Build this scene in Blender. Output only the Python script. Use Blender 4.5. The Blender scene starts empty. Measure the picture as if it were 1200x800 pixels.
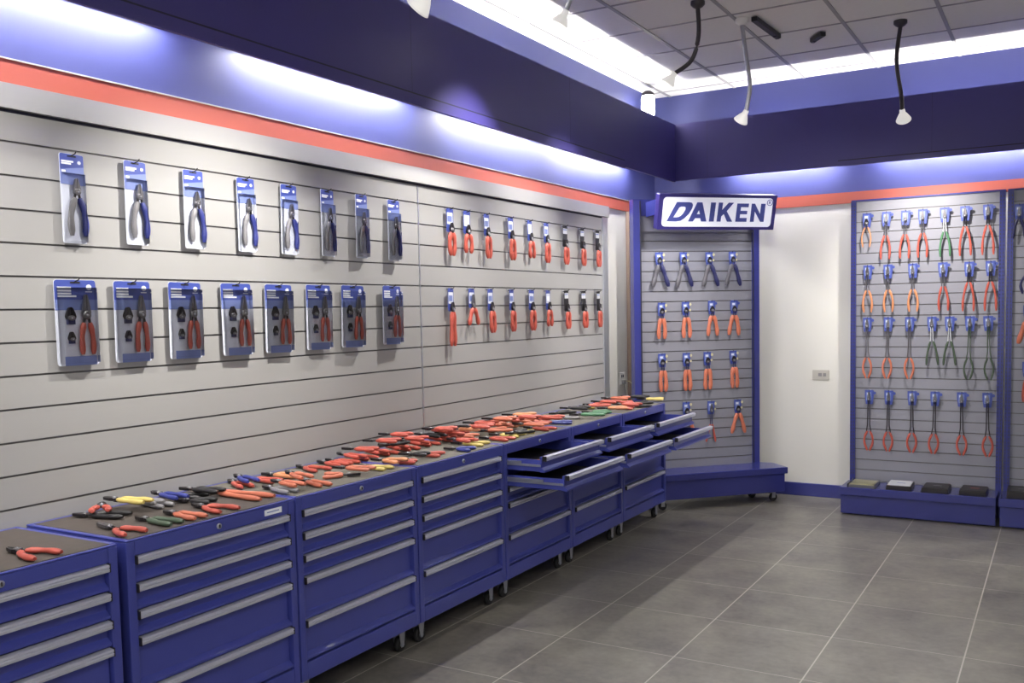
import bpy, math, random
from math import sin, cos, pi, radians
from mathutils import Vector, Matrix
from mathutils.geometry import tessellate_polygon
random.seed(7)
scene = bpy.context.scene
COL = scene.collection

# ------------------------------------------------------------------ camera
cam_d = bpy.data.cameras.new('camera'); cam = bpy.data.objects.new('camera', cam_d); COL.objects.link(cam)
yaw, pitch, roll = .5251, -.0701, -.0198
fw = Vector((-sin(yaw)*cos(pitch), cos(yaw)*cos(pitch), sin(pitch)))
rt = Vector((cos(yaw), sin(yaw), 0)); up = rt.cross(fw)
R_ = cos(roll)*rt + sin(roll)*up; U_ = -sin(roll)*rt + cos(roll)*up
cam.matrix_world = Matrix((( R_.x, U_.x, -fw.x, 3.3052), (R_.y, U_.y, -fw.y, 0.0), (R_.z, U_.z, -fw.z, 1.646), (0, 0, 0, 1)))
cam_d.sensor_width = 36; cam_d.lens = 1089.34/1200*36
cam_d.shift_x = -0.01447; cam_d.shift_y = 0.03449
cam_d.clip_start = .05
scene.camera = cam

# ------------------------------------------------------------------ world, exposure
world = bpy.data.worlds.new('world'); scene.world = world; world.use_nodes = True
WORLD_STRENGTH = .8
world.node_tree.nodes['Background'].inputs[0].default_value = (.92, .95, 1, 1)
world.node_tree.nodes['Background'].inputs[1].default_value = WORLD_STRENGTH
scene.view_settings.view_transform = 'Standard'; scene.view_settings.look = 'None'
scene.view_settings.gamma = 1; scene.view_settings.use_curve_mapping = False
scene.view_settings.exposure = .95
TUBE_STRENGTH = 100
SPOT_POWER = 80
FILL_STRENGTH = 19

# ------------------------------------------------------------------ materials
def lin(c):
    return tuple(((v/255)/12.92 if v/255 <= .04045 else ((v/255+.055)/1.055)**2.4) for v in c) + (1,)
M = {}
def mat(name, rgb, rough=.5, metal=0, spec=.5, noise=0, nscale=8, bump=0, emit=0, trans=0, coat=0):
    m = bpy.data.materials.new(name); m.use_nodes = True; nt = m.node_tree; b = nt.nodes['Principled BSDF']
    b.inputs['Roughness'].default_value = rough; b.inputs['Metallic'].default_value = metal
    b.inputs['Specular IOR Level'].default_value = spec
    b.inputs['Coat Weight'].default_value = coat
    c = lin(rgb); b.inputs['Base Color'].default_value = c
    if noise or bump:
        tc = nt.nodes.new('ShaderNodeTexCoord'); n = nt.nodes.new('ShaderNodeTexNoise'); n.inputs['Scale'].default_value = nscale; n.inputs['Detail'].default_value = 5
        nt.links.new(tc.outputs['Object'], n.inputs['Vector'])
        if noise:
            mx = nt.nodes.new('ShaderNodeMixRGB'); mx.blend_type = 'MIX'
            mx.inputs[1].default_value = tuple(x*(1-noise) for x in c[:3])+(1,); mx.inputs[2].default_value = tuple(min(1, x*(1+noise)) for x in c[:3])+(1,)
            nt.links.new(n.outputs['Fac'], mx.inputs[0]); nt.links.new(mx.outputs[0], b.inputs['Base Color'])
        if bump:
            bp = nt.nodes.new('ShaderNodeBump'); bp.inputs['Strength'].default_value = bump; bp.inputs['Distance'].default_value = .002
            nt.links.new(n.outputs['Fac'], bp.inputs['Height']); nt.links.new(bp.outputs[0], b.inputs['Normal'])
    if emit:
        b.inputs['Emission Color'].default_value = c; b.inputs['Emission Strength'].default_value = emit
    M[name] = m; return m
mat('wall_blue', (58, 63, 116), .55, noise=.05, nscale=3)
mat('pelmet_blue', (52, 46, 112), .45, noise=.06, nscale=4)
mat('stripe_red', (158, 76, 62), .5, noise=.05, nscale=2)
mat('wall_white', (206, 204, 199), .6, noise=.02, nscale=2)
mat('strip_tan', (140, 120, 108), .6, noise=.15, nscale=12)
mat('ceiling_tile', (222, 220, 216), .9, noise=.04, nscale=30, bump=.15)
mat('ceiling_bar', (150, 148, 148), .5)
mat('slat_white', (156, 155, 155), .33, noise=.025, nscale=1.3, spec=.5)
mat('slat_grey', (132, 132, 143), .3, noise=.03, nscale=1.5)
mat('groove_metal', (150, 148, 148), .28, metal=.7)
mat('groove_back', (96, 94, 96), .4, metal=.5)
mat('alu', (200, 203, 210), .3, metal=.85)
mat('alu_handle', (184, 186, 202), .3, metal=.3, noise=.08, nscale=60)
mat('cab_blue', (62, 69, 146), .3, noise=.05, nscale=3, coat=.1)
mat('stand_blue', (50, 54, 122), .22, noise=.05, nscale=3, coat=.15)
mat('mat_brown', (70, 62, 58), .8, noise=.2, nscale=30)
mat('mat_olive', (96, 92, 84), .8, noise=.18, nscale=30)
mat('dark', (22, 20, 26), .6)
mat('slot_dark', (18, 18, 44), .6)
mat('drawer_in', (34, 30, 40), .7)
mat('rubber', (26, 25, 28), .6)
mat('zinc', (176, 178, 186), .32, metal=.8)
mat('steel', (120, 118, 122), .32, metal=.85)
mat('steel_dark', (44, 40, 44), .4, metal=.5)
mat('black', (28, 26, 30), .45)
mat('red', (176, 80, 68), .38, noise=.08, nscale=40)
mat('orange', (190, 108, 84), .38, noise=.1, nscale=40)
mat('amber', (206, 136, 96), .38, noise=.08, nscale=40)
mat('yellow', (198, 178, 104), .42, noise=.1, nscale=40)
mat('green', (68, 116, 82), .42, noise=.1, nscale=40)
mat('darkgreen', (66, 82, 66), .42, noise=.1, nscale=40)
mat('darkgrey', (84, 82, 90), .45)
mat('grey', (128, 126, 130), .45, noise=.05, nscale=40)
mat('blue', (48, 56, 128), .4, noise=.05, nscale=40)
mat('navy', (34, 36, 82), .4)
mat('card_blue', (62, 76, 152), .4, noise=.1, nscale=25)
mat('card_light', (208, 212, 228), .4, noise=.05, nscale=25)
mat('card_mid', (112, 126, 182), .4, noise=.06, nscale=25)
mat('print_white', (232, 234, 242), .5)
mat('tab_cream', (196, 190, 150), .5)
mat('plate_white', (228, 226, 220), .4)
mat('plate_grey', (176, 172, 166), .4)
mat('sign_frame', (46, 40, 108), .35)
mat('sign_letter', (62, 70, 138), .4, emit=.08)
mat('case_black', (40, 36, 36), .35)
mat('case_silver', (196, 198, 204), .35)
mat('tube_glow', (255, 253, 248), .5, emit=TUBE_STRENGTH)
mat('sign_glow', (226, 228, 244), .35, emit=.16)
mat('lamp_white', (236, 234, 230), .35, emit=.25)
mat('lens_glow', (255, 250, 240), .3, emit=14)
mat('fill_glow', (255, 252, 246), .5, emit=FILL_STRENGTH)
mat('conduit', (70, 66, 70), .35, metal=.6)
def clear_mat():
    m = bpy.data.materials.new('clear_plastic'); m.use_nodes = True; nt = m.node_tree; nt.nodes.clear()
    o = nt.nodes.new('ShaderNodeOutputMaterial'); t = nt.nodes.new('ShaderNodeBsdfTransparent'); g = nt.nodes.new('ShaderNodeBsdfGlossy')
    g.inputs['Roughness'].default_value = .12; t.inputs[0].default_value = (.985, .987, .995, 1)
    f = nt.nodes.new('ShaderNodeFresnel'); f.inputs[0].default_value = 1.45
    mx = nt.nodes.new('ShaderNodeMixShader'); nt.links.new(f.outputs[0], mx.inputs[0]); nt.links.new(t.outputs[0], mx.inputs[1]); nt.links.new(g.outputs[0], mx.inputs[2]); nt.links.new(mx.outputs[0], o.inputs[0])
    M['clear'] = m
clear_mat()
def floor_mat():
    m = bpy.data.materials.new('floor_tile'); m.use_nodes = True; nt = m.node_tree; b = nt.nodes['Principled BSDF']; N = nt.nodes.new; L = nt.links.new
    tc = N('ShaderNodeTexCoord'); sep = N('ShaderNodeSeparateXYZ'); L(tc.outputs['Object'], sep.inputs[0])
    def grout(out, off, w):
        a = N('ShaderNodeMath'); a.operation = 'SUBTRACT'; a.inputs[1].default_value = off; L(out, a.inputs[0])
        d = N('ShaderNodeMath'); d.operation = 'DIVIDE'; d.inputs[1].default_value = .6; L(a.outputs[0], d.inputs[0])
        f = N('ShaderNodeMath'); f.operation = 'FRACT'; L(d.outputs[0], f.inputs[0])
        s = N('ShaderNodeMath'); s.operation = 'SUBTRACT'; s.inputs[1].default_value = .5; L(f.outputs[0], s.inputs[0])
        ab = N('ShaderNodeMath'); ab.operation = 'ABSOLUTE'; L(s.outputs[0], ab.inputs[0])
        g = N('ShaderNodeMath'); g.operation = 'GREATER_THAN'; g.inputs[1].default_value = .5-w/.6/2; L(ab.outputs[0], g.inputs[0])
        fl = N('ShaderNodeMath'); fl.operation = 'FLOOR'; L(d.outputs[0], fl.inputs[0])
        return g.outputs[0], fl.outputs[0]
    gx, ix = grout(sep.outputs['X'], 1.128, .0065); gy, iy = grout(sep.outputs['Y'], 3.461, .004)
    mxg = N('ShaderNodeMath'); mxg.operation = 'MAXIMUM'; L(gx, mxg.inputs[0]); L(gy, mxg.inputs[1])
    n1 = N('ShaderNodeTexNoise'); n1.inputs['Scale'].default_value = 3.2; n1.inputs['Detail'].default_value = 8; n1.inputs['Roughness'].default_value = .65; L(tc.outputs['Object'], n1.inputs['Vector'])
    n2 = N('ShaderNodeTexNoise'); n2.inputs['Scale'].default_value = 28; n2.inputs['Detail'].default_value = 6; L(tc.outputs['Object'], n2.inputs['Vector'])
    ad = N('ShaderNodeMath'); ad.operation = 'MULTIPLY_ADD'; ad.inputs[1].default_value = .35; L(n2.outputs['Fac'], ad.inputs[0]); L(n1.outputs['Fac'], ad.inputs[2])
    cb = N('ShaderNodeCombineXYZ'); L(ix, cb.inputs[0]); L(iy, cb.inputs[1])
    wn = N('ShaderNodeTexWhiteNoise'); L(cb.outputs[0], wn.inputs['Vector'])
    ad2 = N('ShaderNodeMath'); ad2.operation = 'MULTIPLY_ADD'; ad2.inputs[1].default_value = .1; L(wn.outputs['Value'], ad2.inputs[0]); L(ad.outputs[0], ad2.inputs[2])
    cr = N('ShaderNodeValToRGB'); cr.color_ramp.elements[0].position = .42; cr.color_ramp.elements[0].color = lin((70, 66, 69)); cr.color_ramp.elements[1].position = .95; cr.color_ramp.elements[1].color = lin((128, 124, 114)); L(ad2.outputs[0], cr.inputs[0])
    mx = N('ShaderNodeMixRGB'); L(mxg.outputs[0], mx.inputs[0]); L(cr.outputs[0], mx.inputs[1]); mx.inputs[2].default_value = lin((176, 170, 162)); L(mx.outputs[0], b.inputs['Base Color'])
    b.inputs['Roughness'].default_value = .3; b.inputs['Specular IOR Level'].default_value = .5
    bp = N('ShaderNodeBump'); bp.inputs['Strength'].default_value = .12; bp.inputs['Distance'].default_value = .002; L(n2.outputs['Fac'], bp.inputs['Height']); L(bp.outputs[0], b.inputs['Normal'])
    M['floor'] = m
floor_mat()

# ------------------------------------------------------------------ mesh helpers
class MB:
    def __init__(s): s.v = []; s.f = []; s.mi = []; s.sm = []; s.mats = []; s.xf = None
    def m(s, name):
        if name not in s.mats: s.mats.append(name)
        return s.mats.index(name)
    def add(s, vs, fs, mat_, smooth=False):
        o = len(s.v); k = s.m(mat_)
        s.v += [tuple(s.xf(*p)) if s.xf else tuple(p) for p in vs]
        for f in fs: s.f.append([o+i for i in f]); s.mi.append(k); s.sm.append(smooth)
    def box(s, x0, x1, y0, y1, z0, z1, mat_):
        vs = [(x, y, z) for z in (z0, z1) for y in (y0, y1) for x in (x0, x1)]
        s.add(vs, [(0, 2, 3, 1), (4, 5, 7, 6), (0, 1, 5, 4), (2, 6, 7, 3), (0, 4, 6, 2), (1, 3, 7, 5)], mat_)
    def extr(s, poly, a0, a1, fn, mat_, mats=None, smooth=False):
        n = len(poly); o = len(s.v)
        vs = [fn(p[0], p[1], a0) for p in poly]+[fn(p[0], p[1], a1) for p in poly]
        s.v += [tuple(s.xf(*p)) if s.xf else tuple(p) for p in vs]
        def face(f, m_): s.f.append([o+i for i in f]); s.mi.append(s.m(m_)); s.sm.append(smooth)
        for i in range(n): face((i, (i+1) % n, n+(i+1) % n, n+i), mats[i] if mats else mat_)
        for a, b, c in tessellate_polygon([[Vector((p[0], p[1], 0)) for p in poly]]):
            face((a, b, c), mat_); face((n+a, n+c, n+b), mat_)
    def tube(s, path, rad, mat_, n=8, flat=1, axis=Vector((0, 0, 1)), smooth=True):
        # round tube along path; rad one number or one per point; flat squeezes it along `axis`
        path = [Vector(p) for p in path]; rings = []
        for i, p in enumerate(path):
            t = (path[min(i+1, len(path)-1)]-path[max(i-1, 0)]).normalized()
            ax = axis if abs(t.dot(axis)) < .95 else Vector((1, 0, 0))
            u = t.cross(ax).normalized(); w = u.cross(t).normalized(); r = rad[i] if isinstance(rad, (list, tuple)) else rad
            rings.append([p+u*r*cos(2*pi*k/n)+w*r*flat*sin(2*pi*k/n) for k in range(n)])
        vs = [q for r in rings for q in r]; fs = []
        for i in range(len(path)-1):
            for k in range(n): fs.append((i*n+k, i*n+(k+1) % n, (i+1)*n+(k+1) % n, (i+1)*n+k))
        s.add(vs, fs, mat_, smooth)
        s.add(rings[0], [tuple(range(n))[::-1]], mat_); s.add(rings[-1], [tuple(range(n))], mat_)
    def lathe(s, prof, c, mat_, n=16, ax='z', smooth=True):
        vs = []
        for r, h in prof:
            for k in range(n):
                a = 2*pi*k/n
                q = {'z': (r*cos(a), r*sin(a), h), 'x': (h, r*cos(a), r*sin(a)), 'y': (r*cos(a), h, r*sin(a))}[ax]
                vs.append((c[0]+q[0], c[1]+q[1], c[2]+q[2]))
        fs = [(i*n+k, i*n+(k+1) % n, (i+1)*n+(k+1) % n, (i+1)*n+k) for i in range(len(prof)-1) for k in range(n)]
        s.add(vs, fs, mat_, smooth)
        s.add(vs[:n], [tuple(range(n))[::-1]], mat_); s.add(vs[-n:], [tuple(range(n))], mat_)
    def mesh(s, name):
        me = bpy.data.meshes.new(name); me.from_pydata(s.v, [], s.f)
        for m in s.mats: me.materials.append(M[m])
        me.polygons.foreach_set('material_index', s.mi); me.polygons.foreach_set('use_smooth', s.sm)
        import bmesh
        bm = bmesh.new(); bm.from_mesh(me); bmesh.ops.recalc_face_normals(bm, faces=bm.faces); bm.to_mesh(me); bm.free()
        return me
    def build(s, name, parent=None, bevel=0, loc=None, rot=None):
        o = bpy.data.objects.new(name, s.mesh(name)); COL.objects.link(o)
        if parent: o.parent = parent
        if loc: o.location = loc
        if rot: o.rotation_euler = rot
        if bevel:
            b = o.modifiers.new('bevel', 'BEVEL'); b.width = bevel; b.segments = 2; b.limit_method = 'ANGLE'; b.angle_limit = radians(40)
        return o
def tag(o, label=None, cat=None, group=None, kind=None):
    if label: o['label'] = label
    if cat: o['category'] = cat
    if group: o['group'] = group
    if kind: o['kind'] = kind
    return o
def empty(name, loc, rot=(0, 0, 0), label=None, cat=None, group=None):
    o = bpy.data.objects.new(name, None); COL.objects.link(o); o.location = loc; o.rotation_euler = rot; o.empty_display_size = .05
    return tag(o, label, cat, group)
def kids(o): return [c for c in list(bpy.data.objects) if c.parent == o]
def copy_tree(o, parent=None):
    c = o.copy(); COL.objects.link(c)
    if parent: c.parent = parent
    for ch in o.children: copy_tree(ch, c)
    return c
def copy_thing(o, loc, rot, label, cat=None, group=None):
    c = copy_tree(o); c.location = loc; c.rotation_euler = rot; c['label'] = label
    if cat: c['category'] = cat
    if group: c['group'] = group
    return c
def struct(mb, name, **k): return tag(mb.build(name, **k), kind='structure')
ORD = ['first', 'second', 'third', 'fourth', 'fifth', 'sixth', 'seventh', 'eighth', 'ninth', 'tenth', 'eleventh', 'twelfth', 'thirteenth', 'fourteenth', 'fifteenth', 'sixteenth', 'seventeenth', 'eighteenth', 'nineteenth', 'twentieth', 'twenty-first', 'twenty-second', 'twenty-third', 'twenty-fourth', 'twenty-fifth']

# ------------------------------------------------------------------ the room
YB = 8.13; XR = 6.6; YF = -2.6; ZC = 3.57
b = MB(); b.box(-.12, XR+.12, YF-.12, YB+.12, -.1, 0, 'floor'); struct(b, 'floor')
b = MB(); b.box(-.12, XR+.12, YF-.12, YB+.12, ZC, ZC+.1, 'ceiling_tile'); struct(b, 'ceiling')
b = MB(); b.box(-.12, 0, YF-.12, YB+.12, 0, 2.491, 'wall_white'); b.box(-.12, 0, YF-.12, YB+.12, 2.491, ZC, 'wall_blue'); struct(b, 'wall_left')
b = MB(); b.box(0, XR, YB, YB+.12, 0, 2.491, 'wall_white'); b.box(0, XR, YB, YB+.12, 2.491, ZC, 'wall_blue'); struct(b, 'wall_back')
b = MB(); b.box(XR, XR+.12, YF-.12, YB+.12, 0, ZC, 'wall_white'); struct(b, 'wall_right')
b = MB(); b.box(0, .6, YF-.12, YF, 0, ZC, 'wall_white'); b.box(6.0, XR, YF-.12, YF, 0, ZC, 'wall_white'); b.box(.6, 6.0, YF-.12, YF, 2.9, ZC, 'wall_white'); b.box(.6, 6.0, YF-.12, YF, 0, .3, 'wall_white'); struct(b, 'wall_front')
b = MB()
for x in (.6, 2.37, 4.17, 5.94): b.box(x, x+.06, YF-.09, YF-.03, .3, 2.9, 'alu')
for z in (.3, 2.84): b.box(.6, 6.0, YF-.085, YF-.035, z, z+.06, 'alu')
b.box(.62, 5.98, YF-.064, YF-.058, .33, 2.87, 'clear')
struct(b, 'added_window_1')  # added glazed opening behind the camera, lets soft world light in
# ceiling grid bars
b = MB()
for k in range(-1, 11):
    x = .16+.6*k
    if .0 < x < XR: b.box(x-.012, x+.012, YF, YB, ZC-.006, ZC+.002, 'ceiling_bar')
for k in range(-16, 3):
    y = 6.73+.6*k
    if YF < y < YB: b.box(0, XR, y-.009, y+.009, ZC-.004, ZC+.002, 'ceiling_bar')
struct(b, 'trim_1')
# red stripe round the wall
b = MB(); b.box(0, .012, YF, YB, 2.491, 2.583, 'stripe_red'); b.box(.012, XR, YB-.012, YB, 2.491, 2.583, 'stripe_red'); b.box(0, .016, YF, YB, 2.583, 2.588, 'plate_grey'); struct(b, 'trim_2')
# baseboards
b = MB(); b.box(0, XR, YB-.016, YB, 0, .113, 'stand_blue'); struct(b, 'baseboard_back', bevel=.003)
# grey header board above the slatwall, edge trim to the right of it, tan strip at the stand
b = MB(); b.box(0, .045, .3, 7.03, 2.403, 2.491, 'slat_white'); b.box(0, .023, .3, 7.03, 2.393, 2.403, 'slot_dark'); struct(b, 'trim_3')  # dark box paints the shadow line below the header board
b = MB(); b.box(0, .03, 6.935, 7.035, .1, 2.404, 'alu'); struct(b, 'trim_4', bevel=.004)
b = MB(); b.box(0, .03, 7.465, 7.56, 0, 2.49, 'strip_tan'); struct(b, 'trim_5')
# pelmet boards with the bright gap behind them
b = MB(); b.box(.31, .33, YF, 7.80, 2.75, 3.244, 'pelmet_blue')
for y in (-1.4, .4, 2.18, 4.0, 5.8): b.box(.329, .3304, y, y+.0015, 2.75, 3.244, 'slot_dark')
struct(b, 'trim_6')
b = MB(); b.box(.31, XR, 7.80, 7.82, 2.760, 3.246, 'pelmet_blue')
for x in (.62, 2.4, 4.2): b.box(x, x+.0015, 7.7994, 7.801, 2.760, 3.246, 'slot_dark')
struct(b, 'trim_7')
b = MB(); b.box(.33, .345, YF, 6.70, 2.735, 2.79, 'pelmet_blue'); b.box(.329, .338, YF, 6.70, 2.79, 2.80, 'slot_dark'); struct(b, 'trim_8')
b = MB(); b.box(1.71, XR, 7.785, 7.80, 2.755, 2.795, 'pelmet_blue'); b.box(1.71, XR, 7.79, 7.801, 2.795, 2.803, 'slot_dark'); struct(b, 'trim_9')
b = MB()
for y in (-1.5, 1.45, 2.95, 4.6, 6.4): b.box(0, .31, y-.012, y+.012, 3.02, 3.05, 'steel_dark')
for x in (.6, 1.8, 3.3, 4.9, 6.2): b.box(x-.012, x+.012, 7.82, YB, 3.02, 3.05, 'steel_dark')
struct(b, 'trim_10')

# ------------------------------------------------------------------ tubes behind the pelmet
def batten(name_loc, length, along, label):
    t = empty('fluorescent_light', name_loc, (0, 0, 0 if along == 'y' else -pi/2), label, 'light', 'fluorescent tubes behind the pelmet')
    c = MB(); c.box(-.1145, -.06, -length/2, length/2, -.03, .03, 'plate_white')
    for q in (-1, 1): c.box(-.0605, .018, q*(length/2-.02)-.012, q*(length/2-.02)+.012, -.016, .016, 'plate_white')
    c.build('housing', t)
    g = MB(); g.tube([(0, -length/2+.03, 0), (0, length/2-.03, 0)], .014, 'tube_glow', n=10); g.build('tube', t)
    return t
TZ = 2.905
for i, (y0, y1) in enumerate([(-1.2, .0), (.15, 1.35), (1.5, 2.72), (3.1, 4.42), (4.74, 5.95), (6.1, 7.5)]):
    batten((.115, (y0+y1)/2, TZ), y1-y0, 'y', 'white fluorescent tube light hidden behind the left pelmet, %s from the front wall' % ORD[i])
for i, (x0, x1) in enumerate([(.72, 1.66), (1.95, 3.2), (3.4, 4.6), (4.8, 6.0)]):
    batten(((x0+x1)/2, 8.015, TZ), x1-x0, 'x', 'white fluorescent tube light hidden behind the back pelmet, %s from the corner' % ORD[i])

# added ceiling panels, out of view, that fill the shop with soft light
k = 0
for x, y in ((3.5, -1.2), (5.3, -1.2), (3.5, 1.8), (5.3, 1.8)):
    t = empty('added_fill_panel', (x, y, ZC-.03), label='square white added fill panel overhead, %s one counted from the front wall' % ORD[k], cat='added fill panel', group='added fill panels over the shop floor'); k += 1
    f = MB()
    for s in (-1, 1): f.box(s*.3-.02, s*.3+.02, -.32, .32, -.01, .0245, 'plate_white'); f.box(-.28, .28, s*.3-.02, s*.3+.02, -.01, .0245, 'plate_white')
    f.build('frame', t); f = MB(); f.box(-.28, .28, -.28, .28, 0, .01, 'fill_glow'); f.build('diffuser', t)

# ------------------------------------------------------------------ slatwall profile
def slats(mb, w, z0, z1, grooves, mat_, t=.02, gh=.0075, gd=.006):
    """board in the xz plane, front at y=0 facing -y, extruded along x from 0 to w"""
    pts = [(0, z0)]; mats = []
    for g in sorted(grooves):
        if not z0+.01 < g < z1-.01: continue
        pts += [(0, g-gh/2), (gd, g-gh/2), (gd, g+gh/2), (0, g+gh/2)]; mats += [mat_, 'groove_metal', 'groove_back', 'groove_metal']
    pts += [(0, z1), (t, z1), (t, z0)]; mats += [mat_]*(len(pts)-len(mats))
    mb.extr(pts, 0, w, lambda a, z, x: (x, a, z), mat_, mats)
GZ = [2.409-.12*k for k in range(1, 20)]
def left_panel(y0, y1, label):
    mb = MB(); slats(mb, y1-y0, .12, 2.392, GZ, 'slat_white')
    t = empty('slatwall_panel', (.0215, y0, 0), (0, 0, pi/2), label, 'slatwall', 'slatwall panels on the left wall')
    mb.build('slat_board', t); return t
pa = left_panel(.35, 4.432, 'long white slatwall panel left of the vertical joint, hung with big blister packs')
left_panel(4.442, 6.935, 'white slatwall panel right of the vertical joint, hung with red-handled pliers')
b = MB(); b.box(-.013, -.001, -.003, .004, .12, 2.39, 'alu'); b.build('edge_strip', pa); b = MB(); b.box(4.082, 4.091, -.004, .012, .12, 2.39, 'alu'); b.build('joint_strip', pa)

# ------------------------------------------------------------------ drawer cabinets
CX = .59
DR = [(.845, .748), (.748, .654), (.654, .562), (.562, .378), (.378, .204)]   # drawer fronts, top and bottom
def cabinet(y0, y1, idx, opened, label, matname, sticker=False, slim=False):
    t = empty('drawer_cabinet', (0, y0, 0), label=label, cat='tool cabinet', group='row of blue drawer cabinets along the left wall')
    W = y1-y0-.006; P = .034
    c = MB(); A, B = .003, W
    c.box(.03, CX, A, A+P, .126, .897, 'cab_blue'); c.box(.03, CX, B-P, B, .126, .897, 'cab_blue')
    c.box(.05, CX-.031, A+P, B-P, .127, .14, 'cab_blue'); c.box(CX-.03, CX-.0002, A+P, B-P, .126, .2, 'cab_blue')
    c.box(.05, CX-.0002, A+P, B-P, .846, .8968, 'cab_blue'); c.box(.031, .05, A+P, B-P, .126, .8968, 'cab_blue')
    c.box(.03, .05, A, B, .8971, .906, 'cab_blue'); c.box(CX-.012, CX, A, B, .8971, .904, 'cab_blue')
    c.box(.0502, CX-.0122, A, .022, .8971, .9058, 'cab_blue'); c.box(.0502, CX-.0122, B-.019, B, .8971, .9058, 'cab_blue')
    c.build('body', t, bevel=.003)
    c = MB(); c.box(.05, CX-.012, .022, W-.019, .897, .9055, matname); c.build('rubber_mat', t)
    c = MB(); yc = .003+W*.5; c.lathe([(.011, CX), (.011, CX+.004), (.006, CX+.005)], (0, yc, .872), 'zinc', ax='x'); c.box(CX+.004, CX+.0075, yc-.0015, yc+.0015, .866, .878, 'dark'); c.build('lock', t)
    if sticker:
        c = MB(); c.box(CX, CX+.0015, .628, .72, .862, .885, 'print_white'); c.box(CX+.0015, CX+.002, .64, .705, .872, .876, 'card_mid'); c.build('sticker', t)
    da, db = .037, W-.037
    for k, (zt, zb) in enumerate(DR):
        off = opened.get(k, 0)
        d = MB()
        # front: flat face that rolls outwards at the bottom edge
        x = CX+off
        prof = [(x-.030, zt-.004), (x-.022, zt-.004), (x-.022, zb+.032), (x-.012, zb+.024), (x-.001, zb+.016), (x-.001, zb+.007), (x-.030, zb+.007)]
        d.extr(prof, da, db, lambda a, z, y: (a, y, z), 'cab_blue')
        if off:
            d.box(x-.53, x-.02, da+.004, da+.012, zb+.01, zt-.022, 'cab_blue'); d.box(x-.53, x-.02, db-.012, db-.004, zb+.01, zt-.022, 'cab_blue')
            d.box(x-.53, x-.522, da+.01, db-.01, zb+.01, zt-.022, 'cab_blue'); d.box(x-.53, x-.02, da+.01, db-.01, zb+.01, zb+.016, 'drawer_in')
        dr = d.build('drawer', t)
        h = MB()
        hp = [(x-.012, zt), (x+.010, zt-.003), (x+.012, zt-.010), (x+.008, zt-.013), (x+.012, zt-.017), (x+.010, zt-.026), (x-.002, zt-.027), (x-.012, zt-.027)]
        h.extr(hp, da+.002, db-.002, lambda a, z, y: (a, y, z), 'alu_handle'); h.build('handle', dr)
        for ya in (da-.002, db-.002):
            e = MB(); e.box(x-.012, x+.0125, ya, ya+.004, zt-.028, zt+.001, 'black'); e.build('handle_cap', dr)
        if off:
            for ya, yb in ((da-.004, da+.004), (db-.004, db+.004)):
                zc = (zt+zb)/2-.005; r = MB()
                r.box(x-.5, x-.024, ya, yb, zc-.006, zc+.006, 'zinc'); r.box(CX-.3, x-.15, ya-.003, yb+.003 if yb < .2 else yb, zc+.008, zc+.02, 'zinc')
                r.build('runner', dr)
    for (cx, cy, back) in ((CX-.075, .075, 0), (CX-.075, W-.075, 0), (.11, .075, 1), (.11, W-.075, 1)):
        q = MB(); q.box(cx-.035, cx+.035, cy-.035, cy+.035, .118, .126, 'zinc')
        q.tube([(cx, cy, .12), (cx, cy, .1)], .016, 'zinc', n=12)
        for s in (-1, 1):
            q.extr([(-.024, .105), (.024, .105), (.014, .05), (.008, .026), (-.008, .026), (-.014, .05)], cx+s*.021-.0015, cx+s*.021+.0015, lambda a, z, x, cy=cy: (x, cy+a, z), 'zinc')
        q.box(cx-.0225, cx+.0225, cy-.024, cy+.024, .1052, .110, 'zinc')
        cs = q.build('caster', t)
        q = MB(); q.lathe([(.030, -.014), (.0365, -.011), (.038, 0), (.0365, .011), (.030, .014)], (cx, cy+.006, .038), 'rubber', ax='x', n=20); q.lathe([(.010, -.024), (.012, -.018), (.012, .018), (.010, .024)], (cx, cy+.002, .038), 'zinc', ax='x', n=12); q.build('wheel', cs)
    return t
seams = [1.155, 1.965, 2.775, 3.60, 4.412, 5.24, 6.035, 6.86]
OP = {4: {0: .24, 1: .38}, 5: {0: .25, 1: .385}, 6: {0: .255, 1: .39}}
DESC = ['blue five-drawer tool cabinet cut off at the left, one red pliers lying on it',
        'blue five-drawer tool cabinet with a small white sticker on its top rail',
        'closed blue five-drawer tool cabinet right beside the one with a white sticker',
        'rightmost closed blue tool cabinet, next to the open ones',
        'blue tool cabinet with two drawers pulled out, nearest of the three open ones',
        'blue tool cabinet with two drawers pulled out, middle of the three open ones',
        'blue tool cabinet with two drawers pulled out, at the corner stand']
for i in range(7):
    cabinet(seams[i]+(.012 if i == 1 else 0), seams[i+1]-(.012 if i == 0 else 0), i, OP.get(i, {}), DESC[i], 'mat_brown' if i < 2 else 'mat_olive', sticker=(i == 1))

# ------------------------------------------------------------------ pliers
GRIPR = .0095
def jaw(mb, kind, X, size=1.0):
    """jaws point to +y from the pivot at the origin, thickness along z; X maps the point"""
    mb.xf = X
    st = 'steel_dark' if kind in ('snip', 'cutter') else 'steel'
    if kind == 'cutter': L, w = .10, .02
    elif kind == 'long': L, w = .085, .013
    elif kind == 'strip': L, w = .06, .019
    else: L, w = .052, .017
    L *= size
    for s in (-1, 1):
        poly = [(s*.0008, -.004), (s*w*.75, -.008), (s*w, .006), (s*w*.85, L*.4), (s*w*.38, L*.92), (s*.0015, L), (s*.0008, L*.5)]
        mb.extr(poly, -.0055, .0055, lambda a, c, z: (a, c, z), st)
    mb.lathe([(.010, -.0075), (.0125, -.0065), (.0125, .0065), (.010, .0075)], (0, 0, 0), 'steel', n=12)
    mb.lathe([(.004, .0075), (.004, .0095), (.002, .010)], (0, 0, 0), 'zinc', n=8)
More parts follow.
